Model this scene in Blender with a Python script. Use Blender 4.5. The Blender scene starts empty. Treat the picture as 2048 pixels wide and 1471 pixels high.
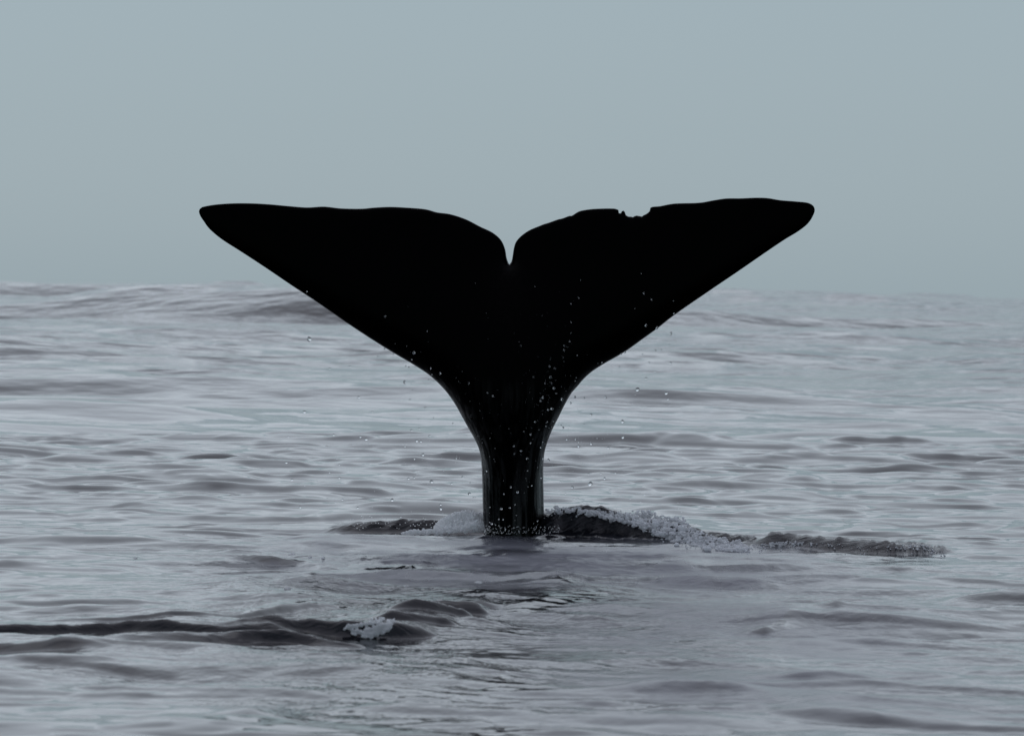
import bpy, bmesh, math, random
import numpy as np
from mathutils import Vector, Matrix, geometry

random.seed(7)
rng = np.random.default_rng(11)
R = math.radians
S = bpy.context.scene
COL = S.collection

# ---------------------------------------------------------------- camera
PW, PH = 2048.0, 1471.0
HFOV = R(10.0)
FPX = PW / 2 / math.tan(HFOV / 2)
CAM_H = 1.60
WY = 38.0                                   # distance to the whale
PITCH = math.atan((735.5 - 580.0) / FPX)    # horizon above the picture centre
ROLL = R(0.90)
cam_data = bpy.data.cameras.new('camera')
cam = bpy.data.objects.new('camera', cam_data)
COL.objects.link(cam)
cam_data.sensor_width = 36.0
cam_data.angle = HFOV
cam_data.clip_start = 0.5
cam_data.clip_end = 30000
CAM_R = Matrix.Rotation(math.pi / 2 - PITCH, 3, 'X') @ Matrix.Rotation(ROLL, 3, 'Z')
cam.matrix_world = Matrix.Translation((0, 0, CAM_H)) @ CAM_R.to_4x4()
cam_data.dof.use_dof = True
cam_data.dof.focus_distance = WY - 0.1
cam_data.dof.aperture_fstop = 8.0
cam_data.dof.aperture_blades = 8
S.camera = cam

# ---------------------------------------------------------------- world and sun
SUN_EL, SUN_AZ = R(57), R(-14)              # ahead of the camera, a little to the left, veiled by overcast
world = bpy.data.worlds.new('World')
S.world = world
world.use_nodes = True
nt = world.node_tree
bg = nt.nodes['Background']
sky = nt.nodes.new('ShaderNodeTexSky')
sky.sky_type = 'NISHITA'
sky.sun_disc = False
sky.sun_elevation = SUN_EL
sky.sun_rotation = SUN_AZ
sky.air_density = 0.8
sky.dust_density = 1.0
sky.ozone_density = 1.0
MIXV = 0.5
OVERCAST = (3.55, 5.1, 6.0, 1)
ZENITH = (7.6, 8.2, 11.0, 1)
hs = nt.nodes.new('ShaderNodeHueSaturation')
hs.inputs['Saturation'].default_value = 0.35
hs.inputs['Value'].default_value = 0.5
mx = nt.nodes.new('ShaderNodeMix'); mx.data_type = 'RGBA'
mx.inputs[0].default_value = MIXV             # thin even overcast under the sun's hazy glow
nt.links.new(sky.outputs[0], hs.inputs['Color'])
nt.links.new(hs.outputs[0], mx.inputs[6])
# overcast law: the even grey at the horizon grows paler and brighter towards the zenith
tcw = nt.nodes.new('ShaderNodeTexCoord')
sep = nt.nodes.new('ShaderNodeSeparateXYZ')
nt.links.new(tcw.outputs['Generated'], sep.inputs[0])
clampz = nt.nodes.new('ShaderNodeClamp')
nt.links.new(sep.outputs['Z'], clampz.inputs[0])
grad = nt.nodes.new('ShaderNodeMix'); grad.data_type = 'RGBA'
grad.inputs[6].default_value = OVERCAST
grad.inputs[7].default_value = ZENITH
powz = nt.nodes.new('ShaderNodeMath'); powz.operation = 'POWER'; powz.inputs[1].default_value = 1.8
nt.links.new(clampz.outputs[0], powz.inputs[0])
nt.links.new(powz.outputs[0], grad.inputs[0])
nt.links.new(grad.outputs[2], mx.inputs[7])
nt.links.new(mx.outputs[2], bg.inputs['Color'])
bg.inputs['Strength'].default_value = 0.10

sun_l = bpy.data.lights.new('sun', 'SUN')
sun = bpy.data.objects.new('sun', sun_l)
COL.objects.link(sun)
sun_l.energy = 0.74
sun_l.angle = R(104)
sun_l.color = (0.95, 0.93, 1.0)
sdir = Vector((math.sin(SUN_AZ) * math.cos(SUN_EL), math.cos(SUN_AZ) * math.cos(SUN_EL), math.sin(SUN_EL)))
sun.rotation_euler = sdir.to_track_quat('Z', 'Y').to_euler()
sun.location = sdir * 60

S.view_settings.view_transform = 'Standard'
S.view_settings.look = 'None'
S.view_settings.gamma = 1.0
S.view_settings.exposure = 0.0
S.render.engine = 'CYCLES'
S.cycles.use_denoising = True
S.cycles.max_bounces = 10
S.cycles.transmission_bounces = 8
S.cycles.glossy_bounces = 4
S.cycles.diffuse_bounces = 8
S.cycles.caustics_refractive = False
S.cycles.caustics_reflective = False

# ---------------------------------------------------------------- helpers
CAM_P = Vector((0, 0, CAM_H))


def ray(px, py):
    return CAM_R @ Vector(((px - PW / 2) / FPX, -(py - PH / 2) / FPX, -1.0))


def at(px, py, Y=WY):
    """the place at distance Y that shows at photograph pixel px, py"""
    d = ray(px, py)
    return CAM_P + d * (Y / d.y)


def sea_at(px, py):
    d = ray(px, py)
    return CAM_P + d * (-CAM_H / d.z)


def mat(name):
    m = bpy.data.materials.new(name)
    m.use_nodes = True
    return m, m.node_tree, m.node_tree.nodes['Principled BSDF']


def nd(t, kind, **kw):
    n = t.nodes.new(kind)
    for k, v in kw.items():
        if k in n.inputs:
            n.inputs[k].default_value = v
        else:
            setattr(n, k, v)
    return n


def mesh_obj(name, verts, faces, material, smooth=True):
    me = bpy.data.meshes.new(name)
    verts = np.asarray(verts, dtype=np.float32)
    faces = np.asarray(faces, dtype=np.int32)
    n = faces.shape[1]
    me.vertices.add(len(verts)); me.vertices.foreach_set('co', verts.ravel())
    me.loops.add(faces.size); me.loops.foreach_set('vertex_index', faces.ravel())
    me.polygons.add(len(faces))
    me.polygons.foreach_set('loop_start', np.arange(0, faces.size, n, dtype=np.int32))
    me.polygons.foreach_set('use_smooth', np.full(len(faces), smooth))
    me.update(calc_edges=True)
    me.validate()
    me.materials.append(material)
    o = bpy.data.objects.new(name, me)
    COL.objects.link(o)
    return o


def tag(o, label=None, cat=None, group=None, kind=None):
    for k, v in (('label', label), ('category', cat), ('group', group), ('kind', kind)):
        if v:
            o[k] = v
    return o


def smooth(a, b, x):
    t = np.clip((x - a) / (b - a), 0, 1)
    return t * t * (3 - 2 * t)


def value_noise(x, y, seed):
    """smooth value noise, about -1..1"""
    def h(ix, iy):
        n = (ix * 374761393 + iy * 668265263 + seed * 974711) & 0x7fffffff
        n = ((n ^ (n >> 13)) * 1274126177) & 0x7fffffff
        return ((n ^ (n >> 16)) & 0xffff) / 32767.5 - 1.0
    ix = np.floor(x).astype(np.int64); iy = np.floor(y).astype(np.int64)
    fx = x - ix; fy = y - iy
    fx = fx * fx * fx * (fx * (fx * 6 - 15) + 10); fy = fy * fy * fy * (fy * (fy * 6 - 15) + 10)
    a = h(ix, iy) * (1 - fx) + h(ix + 1, iy) * fx
    b = h(ix, iy + 1) * (1 - fx) + h(ix + 1, iy + 1) * fx
    return a * (1 - fy) + b * fy


# ---------------------------------------------------------------- sea surface
# open water: a sum of many small waves, long swell to short chop
NW = 84
lam = np.exp(np.linspace(math.log(0.40), math.log(26.0), NW) + rng.uniform(-.02, .02, NW))
main = R(-78)
ang = main + rng.normal(0, R(38), NW)
WK = 2 * math.pi / lam
WKX = WK * np.cos(ang); WKY = WK * np.sin(ang)
WA = lam * 0.0013 * np.where(lam < .75, .55, 1.0) * rng.uniform(0.5, 1.5, NW)
WP = rng.uniform(0, 2 * math.pi, NW)

WAVELETS = [(.16, .14, .006, .10, .1), (.32, .22, .014, -.22, .05), (.36, .24, .016, .30, .15), (.60, .36, .028, .10, .05), (.70, .42, .031, -.28, .15),
            (1.2, .65, .040, -.12, .1), (1.35, .7, .040, .25, .2), (2.5, 1.3, .07, .14, .15), (4.4, 2.6, .13, -.2, .05), (5.6, 3.0, .12, .2, .2),
            (11.0, 7.0, .15, .1, .0), (26.0, 17.0, .20, -.1, .1),
            (38.0, 22.0, .75, .15, .0), (80.0, 42.0, 1.25, -.1, .0)]

# wave ridges pushed up by the whale: polyline of (px, py, height, steepness) along each foot
RIDGES = [
    # the dark mound left of the tail stock
    dict(pts=[(640, 1062, 0.0), (690, 1061, .025), (760, 1062, .062), (850, 1064, .078), (930, 1066, .085), (1000, 1068, .06), (1050, 1070, 0)],
         rise=.13, tail=.5, rough=.007),
    # the dark mound right of the tail stock with its long falling shoulder
    dict(pts=[(1040, 1074, .0), (1085, 1076, .14), (1150, 1078, .19), (1230, 1082, .18), (1310, 1086, .13), (1390, 1091, .085), (1470, 1095, .05), (1520, 1097, .03)],
         rise=.21, tail=.5, rough=.02),
    # the low tumbling wavelet at the far right end
    dict(pts=[(1470, 1097, .0), (1520, 1099, .055), (1570, 1101, .075), (1640, 1104, .062), (1720, 1107, .058), (1790, 1109, .06), (1840, 1109, .055), (1875, 1109, .028), (1920, 1109, .0)],
         rise=.15, tail=.35, rough=.02),
    # the dark furrow across the left foreground, broken into overlapping lengths
    dict(pts=[(-160, 1286, .05), (0, 1284, .048), (140, 1284, .06), (260, 1286, .068), (380, 1289, .066), (480, 1292, .052), (560, 1293, .02), (600, 1293, 0)], rise=.05, tail=.35, rough=.008),
    dict(pts=[(200, 1299, 0), (320, 1300, .03), (420, 1301, .048), (520, 1302, .055), (620, 1302, .045), (700, 1303, .02), (740, 1303, 0)], rise=.05, tail=.25, rough=.008),
    dict(pts=[(470, 1288, 0), (560, 1290, .045), (640, 1291, .055), (720, 1291, .062), (790, 1289, .058), (840, 1288, .035), (880, 1287, 0)], rise=.05, tail=.35, rough=.008),
    dict(pts=[(470, 1267, 0), (530, 1264, .03), (600, 1262, .026), (670, 1258, 0)], rise=.06, tail=.4, rough=.005),
    dict(pts=[(190, 1309, 0), (240, 1310, .02), (330, 1312, .022), (400, 1311, 0)], rise=.06, tail=.4, rough=.004),
    dict(pts=[(430, 1313, 0), (500, 1315, .018), (580, 1315, .014), (650, 1312, 0)], rise=.06, tail=.4, rough=.004),
    dict(pts=[(735, 1272, 0), (780, 1272, .055), (850, 1272, .046), (890, 1272, .04), (915, 1272, 0)], rise=.06, tail=.3, rough=.006),
    dict(pts=[(775, 1257, 0), (830, 1257, .045), (890, 1257, .048), (925, 1257, .04), (950, 1257, 0)], rise=.06, tail=.3, rough=.006),
    dict(pts=[(820, 1243, 0), (870, 1243, .045), (920, 1243, .042), (955, 1243, .035), (980, 1243, 0)], rise=.06, tail=.3, rough=.006),
    dict(pts=[(870, 1231, 0), (920, 1231, .035), (960, 1231, .034), (985, 1231, .02), (1005, 1231, 0)], rise=.06, tail=.3, rough=.005),
    dict(pts=[(60, 1255, .0), (200, 1252, .02), (340, 1250, .026), (480, 1247, .026), (560, 1240, .034), (640, 1232, .02), (720, 1228, 0)],
         rise=.06, tail=.6, rough=.004),
    dict(pts=[(-120, 1320, .045), (60, 1322, .05), (150, 1324, .042), (230, 1325, 0)],
         rise=.09, tail=.5, rough=.006),
    # the ragged lip of water round the foot of the stock
    dict(pts=[(930, 1082, 0), (975, 1080, .014), (1020, 1082, .004), (1060, 1081, .010), (1092, 1079, .020), (1120, 1080, .012), (1150, 1082, 0)], rise=.07, tail=.12, rough=.006),
    # small dark wavelets nearer the tail
    dict(pts=[(415, 1125, .0), (480, 1127, .02), (540, 1130, .032), (590, 1131, .02), (640, 1139, .014), (700, 1143, .012), (740, 1144, .0)],
         rise=.07, tail=.5, rough=.004),
    dict(pts=[(690, 1141, .0), (760, 1141, .022), (820, 1143, .024), (870, 1140, .0)],
         rise=.07, tail=.5, rough=.003),
    dict(pts=[(560, 1160, .0), (620, 1163, .016), (700, 1157, .014), (760, 1150, .0)],
         rise=.3, tail=.6, rough=.003),
    dict(pts=[(980, 1166, .0), (1060, 1170, .010), (1120, 1173, .015), (1155, 1176, .010), (1180, 1184, .0)],
         rise=.09, tail=.6, rough=.002),
    dict(pts=[(990, 1262, .0), (1050, 1250, .022), (1110, 1240, .024), (1190, 1228, .012), (1250, 1220, .0)],
         rise=.3, tail=.6, rough=.003),
    dict(pts=[(1480, 1275, .0), (1530, 1277, .022), (1580, 1274, .022), (1640, 1266, .0)],
         rise=.12, tail=.7, rough=.0),
    dict(pts=[(1720, 1231, .0), (1770, 1233, .018), (1820, 1230, .0)], rise=.11, tail=.7, rough=.0),
    dict(pts=[(1640, 1250, .0), (1675, 1251, .015), (1710, 1248, .0)], rise=.11, tail=.7, rough=.0),
]
for r_ in RIDGES:
    w = [sea_at(p[0], p[1]) for p in r_['pts']]
    r_['X'] = np.array([p.x for p in w]); r_['Y'] = np.array([p.y for p in w])
    r_['H'] = np.array([p[2] for p in r_['pts']])


TORN = None                                  # filled with how torn the surface is when the sea is built


def sea_height(x, y, cell):
    """height of the water at x, y; cell is the mesh spacing there, so waves too short for it fade out"""
    global TORN, STEEP
    h = np.zeros_like(x)
    TORN = np.zeros_like(x)
    STEEP = np.zeros_like(x)
    for i in range(NW):
        k = np.clip(lam[i] / (2.4 * cell) - 1.0, 0, 1)
        if k.max() <= 0:
            continue
        if lam[i] > 3:                       # the swell lies down round the whale and the boat
            k = k * (.15 + .85 * smooth(46, 95, y))
        ph = WKX[i] * x + WKY[i] * y + WP[i]
        h += WA[i] * k * np.sin(ph)
    # single wavelets: low humps whose near faces stand steeper than the water between them
    for n, (sx_, sy_, hb, rot, lo) in enumerate(WAVELETS):
        k = np.clip(sy_ / (2.0 * cell) - 1.0, 0, 1)
        if sx_ > 2:
            k = k * (smooth(42, 80, y) if sx_ < 30 else smooth(110, 260, y))
        a_ = k > 0
        if not a_.any():
            continue
        xa_, ya_ = x[a_], y[a_]
        u_ = (xa_ * math.cos(rot) + ya_ * math.sin(rot)) / sx_
        v_ = (ya_ * math.cos(rot) - xa_ * math.sin(rot)) / sy_
        u_ = u_ + .45 * value_noise(v_ * .7, u_ * .6, 400 + n)
        v_ = v_ + .45 * value_noise(u_ * .5, v_ * .8, 420 + n)
        b_ = value_noise(u_, v_, 300 + n)
        h[a_] += (.62 + .30 * smooth(28, 60, ya_)) * hb * k[a_] * smooth(lo, 1.0, b_)
    # patchiness: calmer and livelier areas
    patch = value_noise(x / 7.0 + 3.1, y / 11.0 + 1.7, 5)
    h *= 1.0 + 0.35 * patch
    # the smooth footprint of the whale lifts a low lip in front of the tail
    near = (np.abs(y - 34) < 16) & (np.abs(x) < 6)
    if near.any():
        xs, ys = x[near], y[near]
        hh = h[near]
        calm = np.exp(-((xs - .2) / 1.6) ** 2 - ((ys - 37.0) / 2.2) ** 2)
        hh = hh * (1 - 0.45 * calm)
        # dimpled upwelling water in front of the tail
        dim = np.exp(-((xs - .3) / 1.9) ** 2 - ((ys - 34.5) / 3.4) ** 2)
        hh = hh + dim * (0.006 * value_noise(xs / .13, ys / .17, 21) + 0.003 * value_noise(xs / .05, ys / .08, 22))
        for n, r_ in enumerate(RIDGES):
            y0 = np.interp(xs, r_['X'], r_['Y'], left=1e6, right=1e6)
            top = np.interp(xs, r_['X'], r_['H'], left=0, right=0)
            y0 = y0 + .05 * value_noise(xs / .35, xs * 0, 31 + n) + .02 * value_noise(xs / .09, xs * 0, 61 + n)
            top = top * (1 + (.3 if n == 1 else 1) * (.25 * value_noise(xs / .42, xs * 0, 141 + n) + .16 * value_noise(xs / .28, ys / .5, 41 + n) + .12 * value_noise(xs / .09, ys / .2, 51 + n)))
            m_ = (np.interp(xs + .06, r_['X'], r_['Y']) - np.interp(xs - .06, r_['X'], r_['Y'])) / .12
            d = (ys - y0) / np.sqrt(1 + m_ * m_)
            up = smooth(0, r_['rise'], d)
            back = np.exp(-np.clip(d - r_['rise'], 0, None) / r_['tail'])
            prof = up * back
            fade = smooth(0, .02, top)
            # torn streaks running slantwise over the ridge
            u = xs * .80 + d * 1.3; v = d * .8 - xs * .6
            if n > 2:                        # broken lengthwise, not combed
                u = xs * 1.0; v = d * .6 + value_noise(xs / .3, ys / .4, 77 + n) * .03
            st = value_noise(u / .17, v / .032, 71 + n) + .6 * value_noise(u / .08, v / .018, 81 + n)
            STEEP[near] += np.clip(top / .03, 0, 1) * smooth(.0, .25, prof) * (d < r_['rise'] * 2)
            if n < 9 or n in (9, 10, 11, 12):
                TORN[near] += np.clip(top / .05, 0, 1) * smooth(.05, .5, prof) * min(1.0, r_['rough'] / .012) * (1.0 if n < 3 else .55)
            hh = hh + top * prof + r_['rough'] * st * prof * fade
        h[near] = hh
    return h


def build_rows():
    rows = [-3000, -800, -250, -90, -40, -15, -3, 4, 8, 11, 13, 14.5]
    y = 15.5
    while y < 9000:
        rows.append(y)
        if 25.7 < y < 28.2:
            dy = .014
        elif 37.0 < y < 38.9:
            dy = .012
        elif y < 60:
            dy = max(.03, y * .0013)
        else:
            dy = y * .0046
        y += dy
    return np.array(rows + [9500.0, 12000.0])


rows = build_rows()
inner = np.linspace(-1, 1, 661)
outer = 1 + np.cumsum(.03 * 1.33 ** np.arange(1, 22))
cols = np.concatenate([-outer[::-1], inner, outer])
half = np.maximum(np.abs(rows), 13.0) * math.tan(HFOV / 2) * 1.13
X = cols[None, :] * half[:, None]
Yg = np.repeat(rows[:, None], len(cols), 1)
dcol = np.gradient(cols)[None, :] * half[:, None]
drow = np.abs(np.gradient(rows))[:, None]
cell = np.maximum(dcol, drow * np.ones_like(dcol))
Z = sea_height(X.ravel(), Yg.ravel(), cell.ravel())
nr, nc = X.shape
torn = np.clip(TORN, 0, 1)
steep = np.clip(STEEP, 0, 1)
idx = np.arange(nr * nc).reshape(nr, nc)
quads = np.stack([idx[:-1, :-1], idx[:-1, 1:], idx[1:, 1:], idx[1:, :-1]], -1).reshape(-1, 4)
print('sea quads', len(quads), nr, nc)

m_sea, t, p = mat('sea water')
at_n = nd(t, 'ShaderNodeAttribute', attribute_name='reflection_paling')
mc = nd(t, 'ShaderNodeMix', data_type='RGBA')
mc.inputs[6].default_value = (.005, .005, .007, 1)      # clear deep water
mc.inputs[7].default_value = (.11, .11, .13, 1)         # bubbly tone, paled to wash out the tail's dark reflection
t.links.new(at_n.outputs['Fac'], mc.inputs[0]); t.links.new(mc.outputs[2], p.inputs['Base Color'])
mr = nd(t, 'ShaderNodeMapRange'); mr.inputs['To Min'].default_value = .06; mr.inputs['To Max'].default_value = .36
t.links.new(at_n.outputs['Fac'], mr.inputs['Value']); t.links.new(mr.outputs[0], p.inputs['Roughness'])
p.inputs['IOR'].default_value = 1.333
tc = nd(t, 'ShaderNodeTexCoord')


def bump_layer(scale, sy, detail, dist, prev, rough=.5):
    mp = nd(t, 'ShaderNodeMapping'); mp.inputs['Scale'].default_value = (1, sy, 1)
    mp.inputs['Rotation'].default_value = (0, 0, random.uniform(-.25, .25))
    no = nd(t, 'ShaderNodeTexNoise', Scale=scale, Detail=detail, Roughness=rough)
    bu = nd(t, 'ShaderNodeBump', Distance=dist, Strength=1.0)
    t.links.new(tc.outputs['Object'], mp.inputs[0])
    t.links.new(mp.outputs[0], no.inputs['Vector'])
    t.links.new(no.outputs['Fac'], bu.inputs['Height'])
    if prev is not None:
        t.links.new(prev.outputs[0], bu.inputs['Normal'])
    return bu


b = bump_layer(.16, .6, 1, .09, None)
b = bump_layer(.45, .7, 1, .02, b)
b = bump_layer(1.2, .7, 1, .010, b)
b = bump_layer(5.0, .7, 2, .0025, b)
far = nd(t, 'ShaderNodeAttribute', attribute_name='distant')
b = bump_layer(.40, 1.3, 2, .36, b)                     # the chop of the distance, too fine for the mesh there
t.links.new(far.outputs['Fac'], b.inputs['Strength'])
b = bump_layer(1.3, 1.3, 2, .09, b)
t.links.new(far.outputs['Fac'], b.inputs['Strength'])
rip = nd(t, 'ShaderNodeAttribute', attribute_name='rippled')
b = bump_layer(8.0, .8, 3, .026, b)                     # dimpled, stirred-up water round the whale
t.links.new(rip.outputs['Fac'], b.inputs['Strength'])
torn_n = nd(t, 'ShaderNodeAttribute', attribute_name='torn')
mp = nd(t, 'ShaderNodeMapping'); mp.inputs['Rotation'].default_value = (0, 0, R(-38)); mp.inputs['Scale'].default_value = (1, 4.2, 1)
no = nd(t, 'ShaderNodeTexNoise', Scale=9.0, Detail=4, Roughness=.6)
b2 = nd(t, 'ShaderNodeBump', Distance=.018)             # torn streaks on the steep faces
t.links.new(tc.outputs['Object'], mp.inputs[0]); t.links.new(mp.outputs[0], no.inputs['Vector'])
t.links.new(no.outputs['Fac'], b2.inputs['Height']); t.links.new(torn_n.outputs['Fac'], b2.inputs['Strength'])
t.links.new(b.outputs[0], b2.inputs['Normal'])
b = b2
t.links.new(b.outputs[0], p.inputs['Normal'])
sea = mesh_obj('sea', np.stack([X.ravel(), Yg.ravel(), Z], 1), quads, m_sea)
tag(sea, kind='structure')


xa, ya = X.ravel(), Yg.ravel()
paling = np.exp(-((xa - .2) / 1.7) ** 4 - ((ya - 34.2) / 3.9) ** 4)  # stirred-up water before the tail, coloured paler over its reflection
nb_ = ya < 60
paling = np.maximum(paling, .6 * np.exp(-((xa - .95) / 1.05) ** 4 - ((ya - 27) / 8.0) ** 4))  # second pale area towards the camera, covering the flukes' reflection
paling[nb_] *= np.clip(.75 + .45 * value_noise(xa[nb_] / .5, ya[nb_] / .9, 91) + .3 * value_noise(xa[nb_] / .16, ya[nb_] / .3, 92), 0, 1)
paling *= 1 - steep                              # steep faces are left out of the paling and stay dark
att = sea.data.attributes.new('reflection_paling', 'FLOAT', 'POINT')
att.data.foreach_set('value', paling.astype(np.float32))


rip = np.exp(-((xa - .25) / 2.3) ** 4 - ((ya - 30) / 8.3) ** 6)
rip[nb_] *= np.clip(.75 + .5 * value_noise(xa[nb_] / .7, ya[nb_] / 1.1, 93), .25, 1)
rip *= 1 - .8 * steep
att = sea.data.attributes.new('rippled', 'FLOAT', 'POINT')
att.data.foreach_set('value', rip.astype(np.float32))
att = sea.data.attributes.new('distant', 'FLOAT', 'POINT')
att.data.foreach_set('value', smooth(48, 120, np.abs(ya)).astype(np.float32))
att = sea.data.attributes.new('torn', 'FLOAT', 'POINT')
att.data.foreach_set('value', torn.astype(np.float32))


class Patch:
    """the height of the water over one small area, for laying things on it"""
    def __init__(self, x0, x1, y0, y1, c=.015):
        self.x0, self.y0, self.c = x0, y0, c
        gx, gy = np.meshgrid(np.arange(x0, x1, c), np.arange(y0, y1, c))
        self.h = sea_height(gx.ravel(), gy.ravel(), np.full(gx.size, .02)).reshape(gx.shape)
        self.ys = np.arange(y0, y1 - 3 * c, .008)

    def z(self, x, y):
        fx = (np.asarray(x) - self.x0) / self.c; fy = (np.asarray(y) - self.y0) / self.c
        i = np.clip(fx.astype(int), 0, self.h.shape[1] - 2); j = np.clip(fy.astype(int), 0, self.h.shape[0] - 2)
        a, b_ = np.clip(fx - i, 0, 1), np.clip(fy - j, 0, 1)
        h = self.h
        return (h[j, i] * (1 - a) + h[j, i + 1] * a) * (1 - b_) + (h[j + 1, i] * (1 - a) + h[j + 1, i + 1] * a) * b_

    def hit(self, px, py):
        """where the line of sight meets the water: (x, y, z), else None"""
        d = ray(px, py)
        xs = d.x / d.y * self.ys; zs = CAM_H + d.z / d.y * self.ys
        k = np.nonzero(self.z(xs, self.ys) >= zs)[0]
        return None if len(k) == 0 else (xs[k[0]], self.ys[k[0]], zs[k[0]])


near_water = Patch(-2.4, 3.4, 35.6, 39.8)
fore_water = Patch(-1.6, .2, 22.5, 31.5)

# ---------------------------------------------------------------- the whale's tail
c1 = lambda L: [(380 + .32227 * a, 370 + .32227 * b_) for a, b_ in L]
c2 = lambda L: [(1000 + .32227 * a, 370 + .32227 * b_) for a, b_ in L]
c3 = lambda L: [(800 + .2719 * a, 700 + .2719 * b_) for a, b_ in L]
outline = (
    c1([(40, 160), (45, 145), (60, 133), (80, 128), (140, 118), (250, 110), (370, 110), (480, 116), (600, 127), (720, 136), (825, 131),
        (930, 142), (1070, 144), (1120, 139), (1230, 133), (1330, 137), (1465, 149), (1530, 167), (1610, 178), (1710, 210), (1800, 256),
        (1880, 295), (1930, 340), (1955, 395), (1965, 450), (1975, 480), (1982, 491)])
    + c2([(70, 475), (78, 440), (85, 395), (97, 355), (125, 320), (180, 280), (250, 250), (275, 240), (300, 233), (330, 222), (365, 210), (385, 206), (410, 197), (432, 189), (445, 189),
          (490, 162), (545, 150), (600, 145), (720, 145), (738, 152), (741, 172), (752, 173), (760, 160), (770, 156), (778, 165), (785, 185),
          (800, 193), (818, 194), (828, 197), (838, 191), (850, 187), (870, 190), (885, 193), (893, 186), (910, 178), (932, 160), (938, 138), (1000, 128), (1080, 113), (1250, 106), (1330, 92),
          (1410, 80), (1500, 79), (1600, 75), (1670, 77), (1750, 90), (1850, 98), (1930, 108), (1958, 125), (1968, 150), (1955, 190),
          (1925, 235), (1870, 280), (1780, 335), (1660, 415), (1500, 525), (1300, 660), (1080, 812), (980, 890), (890, 955), (770, 1040),
          (650, 1108), (570, 1160), (520, 1205), (480, 1252)])
    + c3([(1265, 315), (1215, 400), (1170, 490), (1120, 590), (1085, 680), (1065, 750), (1057, 830), (1055, 950), (1057, 1050),
          (1060, 1180), (1070, 1290), (1085, 1400), (1105, 1600), (1140, 1850), (1180, 2100)])
    + c3([(520, 2100), (565, 1850), (600, 1600), (618, 1400), (612, 1250), (607, 1130), (605, 1000), (600, 870), (593, 790), (580, 730), (550, 660),
          (510, 590), (460, 500), (410, 410), (360, 335), (310, 275), (260, 225), (200, 175), (100, 110)])
    + c1([(1260, 1042), (1120, 955), (960, 850), (780, 725), (620, 620), (460, 512), (300, 408), (200, 345), (150, 308), (100, 262),
          (70, 220), (50, 190)]))
P0 = [at(a, b_, WY) for a, b_ in outline]
P0 = np.array([(q.x, q.z) for q in P0])


def catmull(P, step):
    out = []
    n = len(P)
    for i in range(n):
        a, b_, c, d = P[i - 1], P[i], P[(i + 1) % n], P[(i + 2) % n]
        L = np.linalg.norm(c - b_)
        k = max(1, int(round(L / step)))
        # centripetal tangents keep sharp corners from overshooting
        t0, t1, t2 = np.linalg.norm(b_ - a) ** .5, L ** .5, np.linalg.norm(d - c) ** .5
        m1 = (c - b_) + t1 * ((b_ - a) / t0 - (c - a) / (t0 + t1))
        m2 = (c - b_) + t1 * ((d - c) / t2 - (d - b_) / (t1 + t2))
        for j in range(k):
            s = j / k
            out.append((2 * s**3 - 3 * s**2 + 1) * b_ + (s**3 - 2 * s**2 + s) * m1 + (-2 * s**3 + 3 * s**2) * c + (s**3 - s**2) * m2)
    return np.array(out)


B = catmull(P0, .016)
NB = len(B)


def inside(pts):
    res = np.zeros(len(pts), bool)
    x, y = pts[:, 0], pts[:, 1]
    for i in range(NB):
        x1, y1 = B[i]; x2, y2 = B[(i + 1) % NB]
        c = ((y1 > y) != (y2 > y)) & (x < (x2 - x1) * (y - y1) / (y2 - y1 + 1e-12) + x1)
        res ^= c
    return res


def edge_dist(pts):
    d = np.full(len(pts), 1e9)
    for i in range(NB):
        a = B[i]; e = B[(i + 1) % NB] - a
        s = np.clip(((pts - a) @ e) / (e @ e + 1e-12), 0, 1)
        q = pts - a - s[:, None] * e
        d = np.minimum(d, np.hypot(q[:, 0], q[:, 1]))
    return d


inner_pts = []
gx0, gz0 = B.min(0); gx1, gz1 = B.max(0)
st = .028
g = []
for j, z_ in enumerate(np.arange(gz0, gz1, st * .866)):
    xs_ = np.arange(gx0 + (st / 2 if j % 2 else 0), gx1, st)
    g.append(np.stack([xs_, np.full_like(xs_, z_)], 1))
g = np.concatenate(g)
g = g[inside(g)]
g = g[edge_dist(g) > .026]
inner_pts.append(g)
tang = np.roll(B, -1, 0) - np.roll(B, 1, 0)
nrm = np.stack([tang[:, 1], -tang[:, 0]], 1); nrm /= np.linalg.norm(nrm, axis=1)[:, None] + 1e-9
for off in (.003, .010):
    q = B + nrm * off
    ins = inside(q)
    if ins.mean() < .5:
        q = B - nrm * off; ins = inside(q)
    q = q[ins]
    q = q[edge_dist(q) > off * .85]
    inner_pts.append(q)
inner_pts = np.concatenate(inner_pts)
allp = np.concatenate([B, inner_pts])
res = geometry.delaunay_2d_cdt([Vector(v) for v in allp], [(i, (i + 1) % NB) for i in range(NB)], [], 1, 1e-6)
V2 = np.array([tuple(v) for v in res[0]]); F2 = np.array([tuple(f) for f in res[2] if len(f) == 3])
cen = V2[F2].mean(1)
F2 = F2[inside(cen)]
# boundary = vertices on edges used once
E = np.concatenate([F2[:, [0, 1]], F2[:, [1, 2]], F2[:, [2, 0]]])
Es = np.sort(E, 1); key = Es[:, 0].astype(np.int64) * len(V2) + Es[:, 1]
uq, cnt = np.unique(key, return_counts=True)
be = uq[cnt == 1]
isb = np.zeros(len(V2), bool); isb[be // len(V2)] = True; isb[be % len(V2)] = True
# Poisson equation on the sheet: the swelling of a filled skin (cotangent weights, conjugate gradients)
a, b_, c_ = V2[F2[:, 0]], V2[F2[:, 1]], V2[F2[:, 2]]
area = np.abs((b_[:, 0] - a[:, 0]) * (c_[:, 1] - a[:, 1]) - (b_[:, 1] - a[:, 1]) * (c_[:, 0] - a[:, 0])) / 2


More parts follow.
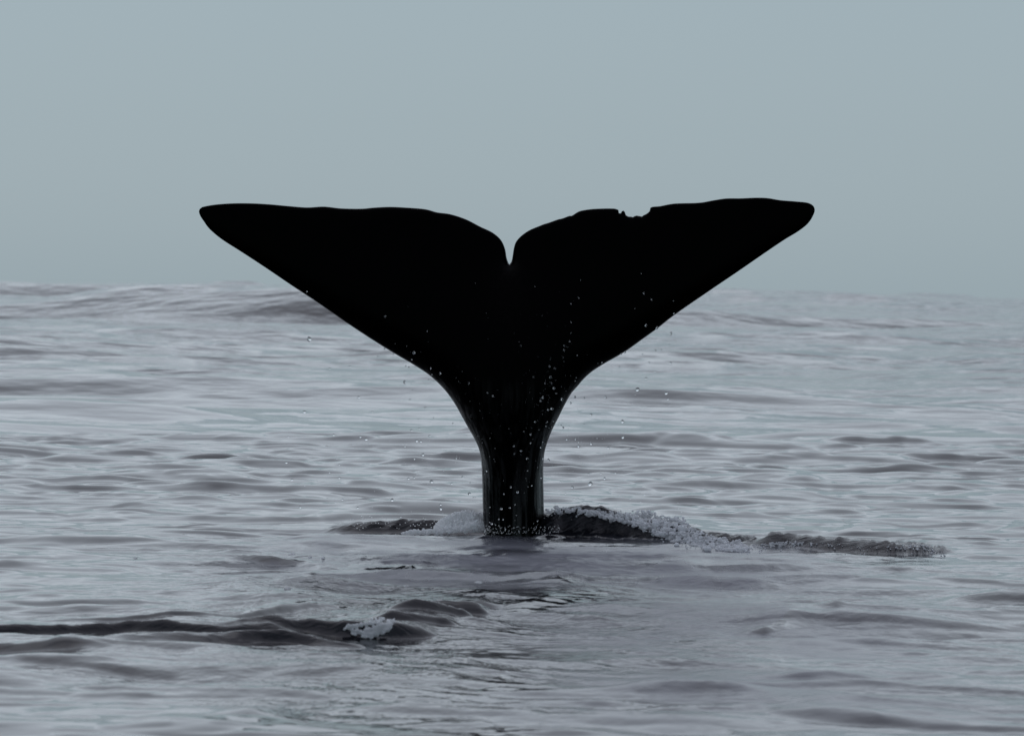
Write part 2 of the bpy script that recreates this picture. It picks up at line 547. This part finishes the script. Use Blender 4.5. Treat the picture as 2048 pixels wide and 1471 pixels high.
def cot(p_, q_, r_):
    u_, v_ = q_ - p_, r_ - p_
    return (u_ * v_).sum(1) / (np.abs(u_[:, 0] * v_[:, 1] - u_[:, 1] * v_[:, 0]) + 1e-9)


W = np.clip(np.concatenate([cot(c_, a, b_), cot(a, b_, c_), cot(b_, c_, a)]) / 2, .001, 50)
I_, J_ = E[:, 0], E[:, 1]
nv = len(V2)
deg = np.bincount(I_, W, nv) + np.bincount(J_, W, nv)
rhs = np.bincount(F2.ravel(), np.repeat(area / 3, 3), nv)
free = ~isb


def lap(u):
    r = deg * u - np.bincount(I_, W * u[J_], nv) - np.bincount(J_, W * u[I_], nv)
    return np.where(free, r, 0)


u = np.zeros(nv); rr = np.where(free, rhs, 0); M = 1 / np.maximum(deg, 1e-6)
zz = rr * M; pp = zz.copy(); rz = rr @ zz
for _ in range(500):
    Ap = lap(pp)
    al = rz / (pp @ Ap + 1e-30)
    u += al * pp; rr = rr - al * Ap
    zz = rr * M; rz2 = rr @ zz
    if rz2 < 1e-16: break
    pp = zz + rz2 / rz * pp; rz = rz2
tk = np.sqrt(np.clip(u, 0, None) * 2)          # half thickness of a round tube of this width
cx = at(1020, 900).x
vx, vz = V2[:, 0] - cx, V2[:, 1]
down = 1 - smooth(.15, 2.1, vz)                # 1 on the stock, 0 on the blades
scale_t = .17 + (1.35 - .17) * down
thick = tk * scale_t
# the keel of the stock runs on up the middle of the flukes and dies out below the notch
keel = np.exp(-(vx / .16) ** 2) * smooth(2.0, .9, vz) * smooth(.15, .9, vz) * .06 * np.clip(tk / .12, 0, 1)
thick = thick + keel
# tendon grooves down the stock
groove = (np.exp(-((vx + .075) / .016) ** 2) + np.exp(-((vx - .06) / .022) ** 2)) * .022 * smooth(1.45, .7, vz)
front_t = thick - groove * np.clip(tk / .1, 0, 1)
bend = .03 * np.abs(vx) ** 2 + .05 * np.clip(vz - .8, 0, None)    # blades curve gently away
yf = WY + .1 + bend - front_t
yb = WY + .1 + bend + thick * np.where(isb, 1, 1)
vid_b = np.where(isb, np.arange(nv), nv + np.cumsum(~isb) - 1)
Vf = np.stack([V2[:, 0], yf, V2[:, 1]], 1)
Vb = np.stack([V2[:, 0], yb, V2[:, 1]], 1)[~isb]
o_ = np.cross(np.append(V2[F2[0, 1]] - V2[F2[0, 0]], 0), np.append(V2[F2[0, 2]] - V2[F2[0, 0]], 0))[2]
Ff = F2 if o_ > 0 else F2[:, ::-1]
Fb = vid_b[Ff[:, ::-1]]
m_skin, t, p = mat('wet black whale skin')
p.inputs['Base Color'].default_value = (.0003, .0003, .0003, 1)
p.inputs['IOR'].default_value = 1.36
tcz = nd(t, 'ShaderNodeTexCoord'); spz = nd(t, 'ShaderNodeSeparateXYZ')
t.links.new(tcz.outputs['Object'], spz.inputs[0])
film = nd(t, 'ShaderNodeMapRange')                     # a film of water still runs down the stock in streaks
film.inputs['From Min'].default_value = 1.05; film.inputs['From Max'].default_value = .45
t.links.new(spz.outputs['Z'], film.inputs['Value'])
mpz = nd(t, 'ShaderNodeMapping'); mpz.inputs['Scale'].default_value = (1, 1, .05)
nz = nd(t, 'ShaderNodeTexNoise', Scale=26.0, Detail=3)
t.links.new(tcz.outputs['Object'], mpz.inputs[0]); t.links.new(mpz.outputs[0], nz.inputs['Vector'])
nzr = nd(t, 'ShaderNodeMapRange'); nzr.inputs['From Min'].default_value = .47; nzr.inputs['From Max'].default_value = .62
t.links.new(nz.outputs['Fac'], nzr.inputs['Value'])
mul = nd(t, 'ShaderNodeMath', operation='MULTIPLY')
t.links.new(film.outputs[0], mul.inputs[0]); t.links.new(nzr.outputs[0], mul.inputs[1])
wet = nd(t, 'ShaderNodeMapRange'); wet.inputs['To Min'].default_value = .03; wet.inputs['To Max'].default_value = .55
t.links.new(mul.outputs[0], wet.inputs['Value']); t.links.new(wet.outputs[0], p.inputs['Specular IOR Level'])
tc = nd(t, 'ShaderNodeTexCoord')
mp = nd(t, 'ShaderNodeMapping'); mp.inputs['Scale'].default_value = (1, 1, .16)
n1 = nd(t, 'ShaderNodeTexNoise', Scale=22.0, Detail=4, Roughness=.6)
t.links.new(tc.outputs['Object'], mp.inputs[0]); t.links.new(mp.outputs[0], n1.inputs['Vector'])
bu = nd(t, 'ShaderNodeBump', Distance=.006, Strength=.8)
t.links.new(n1.outputs['Fac'], bu.inputs['Height']); t.links.new(bu.outputs[0], p.inputs['Normal'])
mr = nd(t, 'ShaderNodeMapRange'); mr.inputs['To Min'].default_value = .12; mr.inputs['To Max'].default_value = .36
t.links.new(n1.outputs['Fac'], mr.inputs['Value']); t.links.new(mr.outputs[0], p.inputs['Roughness'])
whale = mesh_obj('whale', np.concatenate([Vf, Vb]), np.concatenate([Ff, Fb]), m_skin)
tag(whale, 'black whale tail raised upright out of the water, torn notch in its right fluke', 'whale')

# ---------------------------------------------------------------- splashes and spray
m_drop, t, p = mat('clear water')
p.inputs['Base Color'].default_value = (1, 1, 1, 1)
p.inputs['Transmission Weight'].default_value = 1.0
p.inputs['Roughness'].default_value = .0
p.inputs['IOR'].default_value = 1.333


def foam_material(name, white, clear):
    m, t, p = mat(name)
    p.inputs['Base Color'].default_value = (*white, 1)
    p.inputs['Roughness'].default_value = .25
    p.inputs['IOR'].default_value = 1.333
    tc = nd(t, 'ShaderNodeTexCoord')
    no = nd(t, 'ShaderNodeTexNoise', Scale=34.0, Detail=4, Roughness=.6)
    t.links.new(tc.outputs['Object'], no.inputs['Vector'])
    cr = nd(t, 'ShaderNodeMapRange'); cr.inputs['From Min'].default_value = .42; cr.inputs['From Max'].default_value = .58
    cr.inputs['To Min'].default_value = clear[0]; cr.inputs['To Max'].default_value = clear[1]
    t.links.new(no.outputs['Fac'], cr.inputs['Value'])
    gl = nd(t, 'ShaderNodeBsdfGlass', IOR=1.333, Roughness=.02)
    tr = nd(t, 'ShaderNodeBsdfTranslucent'); tr.inputs['Color'].default_value = (*white, 1)
    m1 = nd(t, 'ShaderNodeMixShader', Fac=.6)
    t.links.new(p.outputs[0], m1.inputs[1]); t.links.new(tr.outputs[0], m1.inputs[2])
    m2 = nd(t, 'ShaderNodeMixShader')
    t.links.new(cr.outputs[0], m2.inputs['Fac'])
    t.links.new(m1.outputs[0], m2.inputs[1]); t.links.new(gl.outputs[0], m2.inputs[2])
    t.links.new(m2.outputs[0], t.nodes['Material Output'].inputs['Surface'])
    return m


m_foam = foam_material('white foam', (.95, .95, .95), (0.0, .0))
m_crest = foam_material('bubbly crest water', (.95, .95, .96), (.0, .3))

bm = bmesh.new(); bmesh.ops.create_icosphere(bm, subdivisions=2, radius=1)
ICO_V = np.array([v.co[:] for v in bm.verts]); ICO_F = np.array([[v.index for v in f.verts] for f in bm.faces]); bm.free()
bm = bmesh.new(); bmesh.ops.create_icosphere(bm, subdivisions=1, radius=1)
ICO1_V = np.array([v.co[:] for v in bm.verts]); ICO1_F = np.array([[v.index for v in f.verts] for f in bm.faces]); bm.free()


def blobs(name, centres, radii, material, voxel=None, fine=True, squash=None, loose=None):
    """a body of water drops; with voxel, the drops flow together into one torn sheet"""
    bv, bf = (ICO_V, ICO_F) if fine else (ICO1_V, ICO1_F)
    centres = np.asarray(centres); radii = np.asarray(radii)
    sc = np.ones((len(centres), 3)) if squash is None else np.asarray(squash)
    vs = centres[:, None, :] + radii[:, None, None] * sc[:, None, :] * bv[None]
    fs = bf[None] + (np.arange(len(centres)) * len(bv))[:, None, None]
    o = mesh_obj(name, vs.reshape(-1, 3), fs.reshape(-1, 3), material)
    if voxel:
        md = o.modifiers.new('remesh', 'REMESH'); md.mode = 'VOXEL'; md.voxel_size = voxel; md.use_smooth_shade = True
        sm = o.modifiers.new('smooth', 'SMOOTH'); sm.iterations = 4; sm.factor = .5
        dg = bpy.context.evaluated_depsgraph_get()
        me = bpy.data.meshes.new_from_object(o.evaluated_get(dg))
        me.name = name
        old = o.data
        o.modifiers.clear(); o.data = me
        bpy.data.meshes.remove(old)
        me.polygons.foreach_set('use_smooth', np.full(len(me.polygons), True))
    if loose:                                  # the biggest body is the thing; what has torn off it is spray
        nv_ = len(me.vertices)
        ed = np.empty(len(me.edges) * 2, np.int32); me.edges.foreach_get('vertices', ed); ed = ed.reshape(-1, 2)
        lab = np.arange(nv_)
        while True:
            m_ = np.minimum(lab[ed[:, 0]], lab[ed[:, 1]])
            new = lab.copy(); np.minimum.at(new, ed[:, 0], m_); np.minimum.at(new, ed[:, 1], m_)
            new = new[new]
            if (new == lab).all(): break
            lab = new
        ids, cnt_ = np.unique(lab, return_counts=True)
        main_ = ids[cnt_.argmax()]
        o2 = bpy.data.objects.new(loose, me.copy()); COL.objects.link(o2); o2.data.name = loose
        for ob, keep in ((o, lab == main_), (o2, lab != main_)):
            bm_ = bmesh.new(); bm_.from_mesh(ob.data); bm_.verts.ensure_lookup_table()
            bmesh.ops.delete(bm_, geom=[v for v in bm_.verts if not keep[v.index]], context='VERTS')
            bm_.to_mesh(ob.data); bm_.free()
        tag(o2, 'scraps of clear water torn off the bubbling crest', 'spray', kind='stuff')
    return o


def lerp_pts(L, s):
    xs_ = np.linspace(0, 1, len(L))
    return [float(np.interp(s, xs_, [q[k] for q in L])) for k in range(len(L[0]))]


# white foam heaped left of the stock: (px, py of foot, height m, depth)
C, Rd = [], []
prof_x = [868, 885, 905, 925, 945, 962, 974]
prof_t = [1054, 1036, 1026, 1021, 1020, 1026, 1034]
for i in range(2800):
    px_ = random.uniform(868, 974)
    top_ = np.interp(px_, prof_x, prof_t); bot_ = 1062
    k = random.random()
    py_ = bot_ + (top_ - bot_) * k
    lump = value_noise(np.array([px_ / 16.0]), np.array([py_ / 9.0]), 13)[0]
    if lump < -.35 and k < .8 and random.random() < .45: continue
    q = at(px_, py_, WY + .05 + .16 * k + .05 * lump + random.gauss(0, .025))
    C.append(tuple(q)); Rd.append(random.choice([.0035, .004, .005, .006, .008, .010, .013]) * (1.1 - .3 * k))
# a low tongue of foam running left along the lip
tongue = [(806, 1066, 0), (840, 1064, 0), (880, 1062, 0), (920, 1058, 0), (955, 1050, 0)]
for i in range(700):
    s = random.random()
    px_, py_, _ = lerp_pts(tongue, s)
    q = at(px_, py_, WY - .03 + random.gauss(0, .02))
    C.append((q.x + random.gauss(0, .01), q.y, q.z + random.gauss(0, .007) * (1 + s))); Rd.append(random.uniform(.0035, .009) * (1 + .3 * s))
fo = blobs('foam_splash', C, Rd, m_foam, voxel=.005)
tag(fo, 'white frothy foam splash heaped against the left side of the black tail stock', 'splash')

# clear bubbly crest on the right
C, Rd, SQ = [], [], []
crest = [(1095, 1022, .16), (1130, 1015, .2), (1170, 1019, .2), (1215, 1024, .35), (1255, 1026, .6), (1290, 1024, 1.0), (1330, 1036, 1.1), (1362, 1036, 1.2), (1385, 1058, 1.1), (1410, 1072, .9), (1450, 1080, .9), (1480, 1086, .7), (1496, 1096, .4)]
base = [(1095, 1028), (1130, 1021), (1170, 1027), (1215, 1036), (1255, 1046), (1290, 1060), (1330, 1078), (1362, 1086), (1385, 1092), (1410, 1096), (1450, 1099), (1480, 1100), (1496, 1102)]
cxs = [q[0] for q in crest]
for i in range(8000):
    px_ = random.uniform(1095, 1497)
    dens = np.interp(px_, cxs, [q[2] for q in crest])
    if random.random() > dens: continue
    top_ = np.interp(px_, cxs, [q[1] for q in crest]); bot_ = np.interp(px_, cxs, [q[0 + 1] for q in base])
    k = random.random() ** .8
    py_ = bot_ + (top_ - bot_) * k + random.gauss(0, 3.0)
    hit_ = near_water.hit(px_, py_)
    Y_ = (hit_[1] - .01) if hit_ and hit_[1] < WY + .6 else WY + .30 - .45 * max(0, (px_ - 1250) / 250)
    q = at(px_ + random.gauss(0, 2), py_, Y_ + random.gauss(0, .03))
    C.append(tuple(q)); Rd.append(random.choice([.0025, .003, .003, .0035, .004, .0045, .005, .007, .011]) * (1.1 - .3 * k)); SQ.append((random.choice([1, 1, 1.5, 2.2]), 1, random.choice([.7, 1, 1, 1.6])))
cr_o = blobs('breaking_crest', C, Rd, m_crest, voxel=.0034, loose='crest_spray', squash=SQ)
tag(cr_o, 'glassy bubbling crest of water breaking off the dark mound right of the tail', 'splash')

# small curls of water on the far right wavelet
C, Rd = [], []
for i in range(420):
    px_ = random.choice([random.gauss(1540, 22), random.gauss(1840, 26), random.gauss(1580, 30), random.uniform(1500, 1890)])
    if not 1495 < px_ < 1896: continue
    top_ = np.interp(px_, [1500, 1570, 1650, 1720, 1790, 1850, 1895], [1090, 1082, 1086, 1091, 1091, 1088, 1106])
    py_ = top_ + abs(random.gauss(0, 7)); hit_ = near_water.hit(px_, py_)
    q = at(px_, py_, (hit_[1] if hit_ and hit_[1] < WY + .2 else WY - .75) + random.gauss(0, .01))
    C.append(tuple(q)); Rd.append(random.uniform(.004, .008))
wv = blobs('wavelet_spray', C, Rd, m_crest, voxel=.004)
tag(wv, 'glassy curls of spray on the low wavelet at the far right', 'splash', kind='stuff')

# the foam patch in the foreground furrow
C, Rd = [], []
strokes = [[(692, 1256), (720, 1250), (745, 1246), (768, 1240), (790, 1242)], [(705, 1266), (735, 1262), (760, 1252), (785, 1246)],
           [(725, 1272), (750, 1270), (770, 1262), (780, 1252)], [(740, 1274), (752, 1262), (762, 1250)]]
for i in range(1100):
    st_ = random.choice(strokes)
    px_, py_ = lerp_pts(st_, random.random())
    hit_ = fore_water.hit(px_ + random.gauss(0, 3.5), py_ + random.gauss(0, 1.8))
    if hit_ is None: continue
    C.append((hit_[0], hit_[1] - .006, hit_[2] + .003 + random.gauss(0, .003))); Rd.append(random.choice([.0025, .003, .0035, .004, .007]))
fp = blobs('foam_patch', C, Rd, m_foam, voxel=.0032, loose='foam_scraps')
tag(fp, 'ragged white foam patch lying in the dark furrow in the left foreground', 'foam')
tag(bpy.data.objects['foam_scraps'], 'scraps of white foam round the ragged foam patch', 'foam')

# flat flecks of foam afloat between the furrow and the tail
for px_, py_, wd in [(583, 1110, .022), (620, 1121, .012), (646, 1123, .010), (832, 1149, .013), (813, 1181, .016), (574, 1197, .018), (957, 1171, .02), (271, 1120, .012), (880, 1208, .014)]:
    q = sea_at(px_, py_)
    n_ = 14
    a_ = np.linspace(0, 2 * math.pi, n_, endpoint=False)
    rad = 1 + .25 * np.array([random.uniform(-1, 1) for _ in a_])
    rings = []
    for f_, up_ in ((1.0, -.004), (.85, .005), (.45, .008)):
        x_ = q.x + np.cos(a_) * rad * wd * f_; y_ = q.y + np.sin(a_) * rad * wd * 4.5 * f_
        z_ = sea_height(x_, y_, np.full(n_, .02)) + up_
        rings.append(np.stack([x_, y_, z_], 1))
    fv = np.concatenate(rings)
    ff = [(r0 * n_ + i, r0 * n_ + (i + 1) % n_, (r0 + 1) * n_ + (i + 1) % n_, (r0 + 1) * n_ + i) for r0 in (0, 1) for i in range(n_)]
    ff += [(2 * n_, 2 * n_ + 2 * i + 1, 2 * n_ + 2 * i + 2, 2 * n_ + (2 * i + 3) % n_) for i in range(6)]
    fk = mesh_obj('foam_fleck', fv, ff, m_foam)
    tag(fk, 'small pale fleck of foam afloat on the water before the tail', 'foam', 'flecks of foam afloat before the tail')

# ---------------------------------------------------------------- flying drops
d1 = [(741, 955, 2.4), (1211, 814, 1.5), (1472, 906, 1), (1390, 1040, 1.6), (1345, 997, .8), (1208, 1014, 1), (1262, 1047, 1.2), (1167, 1061, 1), (1375, 1084, 1),
      (1493, 1136, 1.2), (1500, 1176, 1.3), (1552, 1168, 1), (1483, 1206, .9), (1332, 1222, 1.4), (1730, 1229, 1.9), (1380, 1275, .8), (1880, 1309, 1.2),
      (1845, 1290, 1), (990, 1198, 1.3), (992, 1125, .9), (868, 1138, 1.4), (1023, 1006, .8), (1340, 1122, .9), (1360, 1128, .8), (725, 660, .8), (760, 708, 1)]
d2 = [(877, 549, .9), (892, 671, 1.2), (940, 710, .9), (1077, 719, .9), (1080, 797, 1.2), (906, 870, 2.0), (974, 887, 1.7), (1061, 920, 1.5), (1050, 988, .8),
      (1000, 1021, 1.2), (964, 1024, 1), (884, 1050, 1), (925, 1101, 1.4), (1060, 1104, 1.7), (776, 1036, 1.1), (752, 1048, 1), (634, 1101, 1.1), (741, 1127, 1),
      (961, 1156, .9), (907, 1198, 1.1), (855, 1268, 1.7), (1032, 1290, 1.8), (1043, 1328, 1.4), (656, 1315, 1.5), (500, 590, .8), (488, 697, 1), (440, 735, 1),
      (443, 850, 1), (442, 918, .9), (432, 968, 1), (398, 995, 1.1), (398, 1024, 1.8), (393, 1070, 1.1), (481, 1057, 1.2), (314, 1081, 1), (307, 1124, 1.2),
      (340, 1138, 1.4), (314, 1192, 2.0), (281, 1228, 1.2), (322, 1230, 1.1), (335, 1260, 1.2), (208, 1189, 1), (474, 1196, 1.2), (468, 1215, 1), (350, 1292, 1.1),
      (266, 1317, 1.3), (463, 1315, 1), (129, 995, .9)]
d3 = [(682, 338, 1.2), (640, 314, .8), (1130, 283, 1), (1150, 318, 1), (1192, 362, 1), (1050, 347, 1.2), (1035, 372, 1.7), (1118, 430, 1.9), (1090, 437, 1.2),
      (995, 526, 1.3), (1085, 526, 1), (1130, 524, 1.3), (1075, 558, 1), (912, 598, 1), (962, 619, 1.5), (963, 683, 1.5), (1052, 675, 1.1), (1036, 715, 1),
      (838, 705, 1.1), (890, 740, 1.5), (842, 759, 1.1), (935, 797, 1.1), (1053, 797, 1.2), (634, 889, 1.2), (940, 886, .9), (1040, 938, 1.5), (970, 995, 1.3),
      (942, 1004, .9), (815, 1007, 1), (865, 1042, 1.5), (763, 1057, 1.5), (845, 1133, 1), (745, 1165, 1.4), (808, 1157, 1.3), (660, 1153, 1), (857, 1213, 1),
      (725, 1240, 1.5), (757, 1243, 1.3), (674, 1274, 1.7), (1013, 1253, 1.2), (773, 1313, 1.6), (33, 235, 1.2), (92, 296, .9), (75, 362, 1.2), (187, 420, 1.2),
      (135, 510, 1), (36, 450, 1.2), (84, 588, 1.3), (141, 576, .9), (217, 628, 1.2), (122, 665, 1.6), (153, 670, 1.3), (36, 706, 1.3), (168, 767, 1.1),
      (106, 799, 1.3), (412, 794, 1), (62, 942, 1.4), (103, 937, 1.1), (232, 966, 1.6), (320, 882, 1), (379, 979, 1.2), (518, 975, 1.3), (125, 910, 1),
      (510, 1055, 1.2), (540, 1083, .9), (555, 1083, .8), (303, 1162, 1.3), (298, 1134, 1.1), (390, 537, .9), (248, 498, .9), (460, 932, .9), (1514, 345, 1.5),
      (1355, 350, 1), (1286, 346, 1), (1256, 388, 1.1), (1405, 473, 1.4), (1637, 524, 1.6), (1200, 568, 1.3), (1185, 552, .9), (1228, 655, 1.5), (1292, 654, 1),
      (1316, 674, 1.1), (1313, 705, 1.4), (1405, 686, 1.6), (1532, 717, 1.3), (1640, 640, 1.4), (1092, 806, 1.4), (1478, 908, 1.1), (1505, 942, 1.4),
      (1585, 902, 1), (1400, 982, 1.9), (1388, 910, .9), (1268, 1007, 1.1), (1182, 967, .9), (1548, 1027, .9), (1307, 1088, 1.2), (1238, 1127, 1),
      (1468, 1128, 1), (1376, 1130, 1.1), (1450, 648, .8), (1355, 548, .8)]
d8 = [(1181, 683, 1), (1247, 580, 1.1), (1173, 787, 1.5), (1350, 828, 1.1), (1390, 797, 1.1), (1380, 770, 1), (1440, 652, 1.1), (1476, 682, 1.1), (1500, 692, 1),
      (1367, 674, 1.1), (1525, 580, 1), (1469, 520, 1), (1390, 850, .8), (1196, 858, 1), (1248, 880, 1), (1235, 818, .8), (1606, 940, 1.7), (1373, 950, 1.2),
      (1403, 938, .9), (1465, 972, 1.2), (1230, 970, 1), (1805, 975, 1)]
drops = [(380 + .32227 * a, 370 + .32227 * b_, c) for a, b_, c in d1] + [(1000 + .32227 * a, 370 + .32227 * b_, c) for a, b_, c in d2] \
    + [(800 + .2719 * a, 700 + .2719 * b_, c) for a, b_, c in d3] + [(.48828 * a, 540 + .48828 * b_, c) for a, b_, c in d8]


def drop_mesh(k):
    v = ICO_V.copy()
    sx, sz = random.uniform(.85, 1.1), random.uniform(.9, 1.35)
    v = v * (sx, 1, sz)
    v[:, 2] += .18 * value_noise(v[:, 0] * 1.3 + k * 9, v[:, 2] * 1.3, 7)
    v[:, 0] += .18 * value_noise(v[:, 0] * 1.3 + k * 5, v[:, 2] * 1.3, 8)
    o = mesh_obj('water_drop', v, ICO_F, m_drop)
    me = o.data
    bpy.data.objects.remove(o)
    return me


meshes = [drop_mesh(k) for k in range(6)]


def add_drop(pos, r, label, group):
    o = bpy.data.objects.new('water_drop', random.choice(meshes))
    COL.objects.link(o)
    o.location = pos
    r *= math.exp(random.gauss(0, .22))
    o.scale = (r, r, r * random.choice([1, 1, 1.25]))
    o.rotation_euler = (random.uniform(-.4, .4), random.uniform(-.6, .6), random.uniform(0, 6.28))
    tag(o, label, 'water drop', group)


LEFT_EDGE = [(624, 598), (720, 662), (829, 729), (884, 775), (925, 840), (958, 900), (964, 960), (967, 1075)]
RIGHT_EDGE = [(1352, 632), (1250, 704), (1156, 770), (1110, 850), (1088, 920), (1087, 985), (1092, 1075)]


def side(px_, py_):
    le = np.interp(py_, [q[1] for q in LEFT_EDGE], [q[0] for q in LEFT_EDGE])
    re = np.interp(py_, [q[1] for q in RIGHT_EDGE], [q[0] for q in RIGHT_EDGE])
    return 'left' if px_ < le else ('right' if px_ > re else 'front')


GROUPS = {
    'left high': ('clear drop falling beside the lower edge of the left fluke', 'drops falling beside the left fluke'),
    'left low': ('clear drop falling low over the water close to the left side of the tail stock', 'drops low on the left of the tail stock'),
    'left far': ('clear drop well out to the left, level with the widening of the tail', 'drops far out on the left'),
    'left far low': ('clear drop low over the calm water well out to the left of the foam splash', 'drops far out and low on the left'),
    'right high': ('clear drop falling beside the lower edge of the right fluke', 'drops falling beside the right fluke'),
    'right low': ('clear drop falling low over the water to the right of the tail stock', 'drops low on the right of the tail stock'),
    'front left': ('glinting drop in front of the black left fluke', 'drops before the left fluke'),
    'front right': ('glinting drop in the string of drops where the right fluke narrows to the stock', 'drops before the root of the right fluke'),
    'front outer': ('faint glinting drop in front of the broad middle of the black right fluke', 'drops before the middle of the right fluke'),
    'front centre': ('glinting drop before the black centre ridge under the notch', 'drops before the centre of the tail'),
    'front stock': ('glinting drop in front of the narrow black tail stock', 'drops before the tail stock'),
}
NAMED = [   # the drops one can point to
    (618.8, 677.8, 'largest clear drop, hanging alone far out below the left fluke'),
    (937.5, 766, 'brightest white drop against the black lower left fluke'),
    (770, 632, 'highest glinting drop in front of the left fluke'),
    (1292, 650.4, 'big bright drop on the right fluke just inside its lower edge'),
    (1313.9, 655.8, 'big drop right on the lower edge of the right fluke'),
    (1342, 666.5, 'drop just outside the right fluke, highest of those beside it'),
    (1282.6, 547, 'highest faint drop in front of the right fluke'),
    (1101, 754, 'bright double drop where the right fluke meets the stock'),
    (1180.7, 967, 'dark ringed drop low over the water right of the tail stock'),
    (784, 999, 'white drop low over the water far left of the foam splash'),
    (833, 880.8, 'biggest of the drops hanging left of the narrowing stock'),
]
for i, (px_, py_, sz) in enumerate(drops):
    s_ = side(px_, py_)
    Y_ = WY - .48 + random.uniform(-.18, .12)
    if s_ == 'left':
        s_ = ('left far' if py_ < 900 else 'left far low') if px_ < 750 else ('left high' if py_ < 900 else 'left low')
    elif s_ == 'right':
        s_ = 'right high' if py_ < 860 else 'right low'
    else:
        s_ = 'front stock' if py_ > 880 else ('front left' if px_ < 985 else 'front centre' if px_ < 1075 else 'front outer' if px_ > 1185 else 'front right')
    lab, grp = GROUPS[s_]
    for a, b_, l_ in NAMED:
        if math.hypot(px_ - a, py_ - b_) < 3:
            lab, grp = l_, None
    add_drop(at(px_, py_, Y_), (.0043 if s_.startswith('front') else .0052) * sz, lab, grp)

# finer spray between the drops and at the foot of the stock
C, Rd = [], []
for i in range(480):
    if i < 190:
        px_, py_ = random.gauss(860, 70), random.gauss(880, 90)
    elif i < 330:
        px_, py_ = random.gauss(1210, 80), random.gauss(880, 100)
    else:
        px_, py_ = random.gauss(1080, 50), random.gauss(800, 110)
    if py_ > 1040: continue
    C.append(tuple(at(px_, py_, WY - .45 + random.uniform(-.2, .15)))); Rd.append(random.uniform(.0013, .0028))
for i in range(170):
    px_ = random.uniform(968, 1120); py_ = 1066 + abs(random.gauss(0, 9)) * -1 + random.uniform(-3, 4)
    C.append(tuple(at(px_, py_, WY - .36 + random.uniform(-.08, .08)))); Rd.append(random.uniform(.002, .0048))
for i in range(120):
    px_ = random.uniform(690, 970); py_ = random.gauss(1045, 10)
    C.append(tuple(at(px_, py_, WY - .1))); Rd.append(random.uniform(.0015, .004))
for i in range(160):
    px_ = random.uniform(1095, 1470)
    py_ = np.interp(px_, cxs, [q[1] for q in crest]) + random.gauss(4, 16)
    C.append(tuple(at(px_, py_, WY + .0))); Rd.append(random.uniform(.002, .005))
fs = blobs('fine_spray', C, Rd, m_drop, fine=False)
tag(fs, 'fine spray of tiny droplets scattered round the foot of the tail', 'spray', kind='stuff')
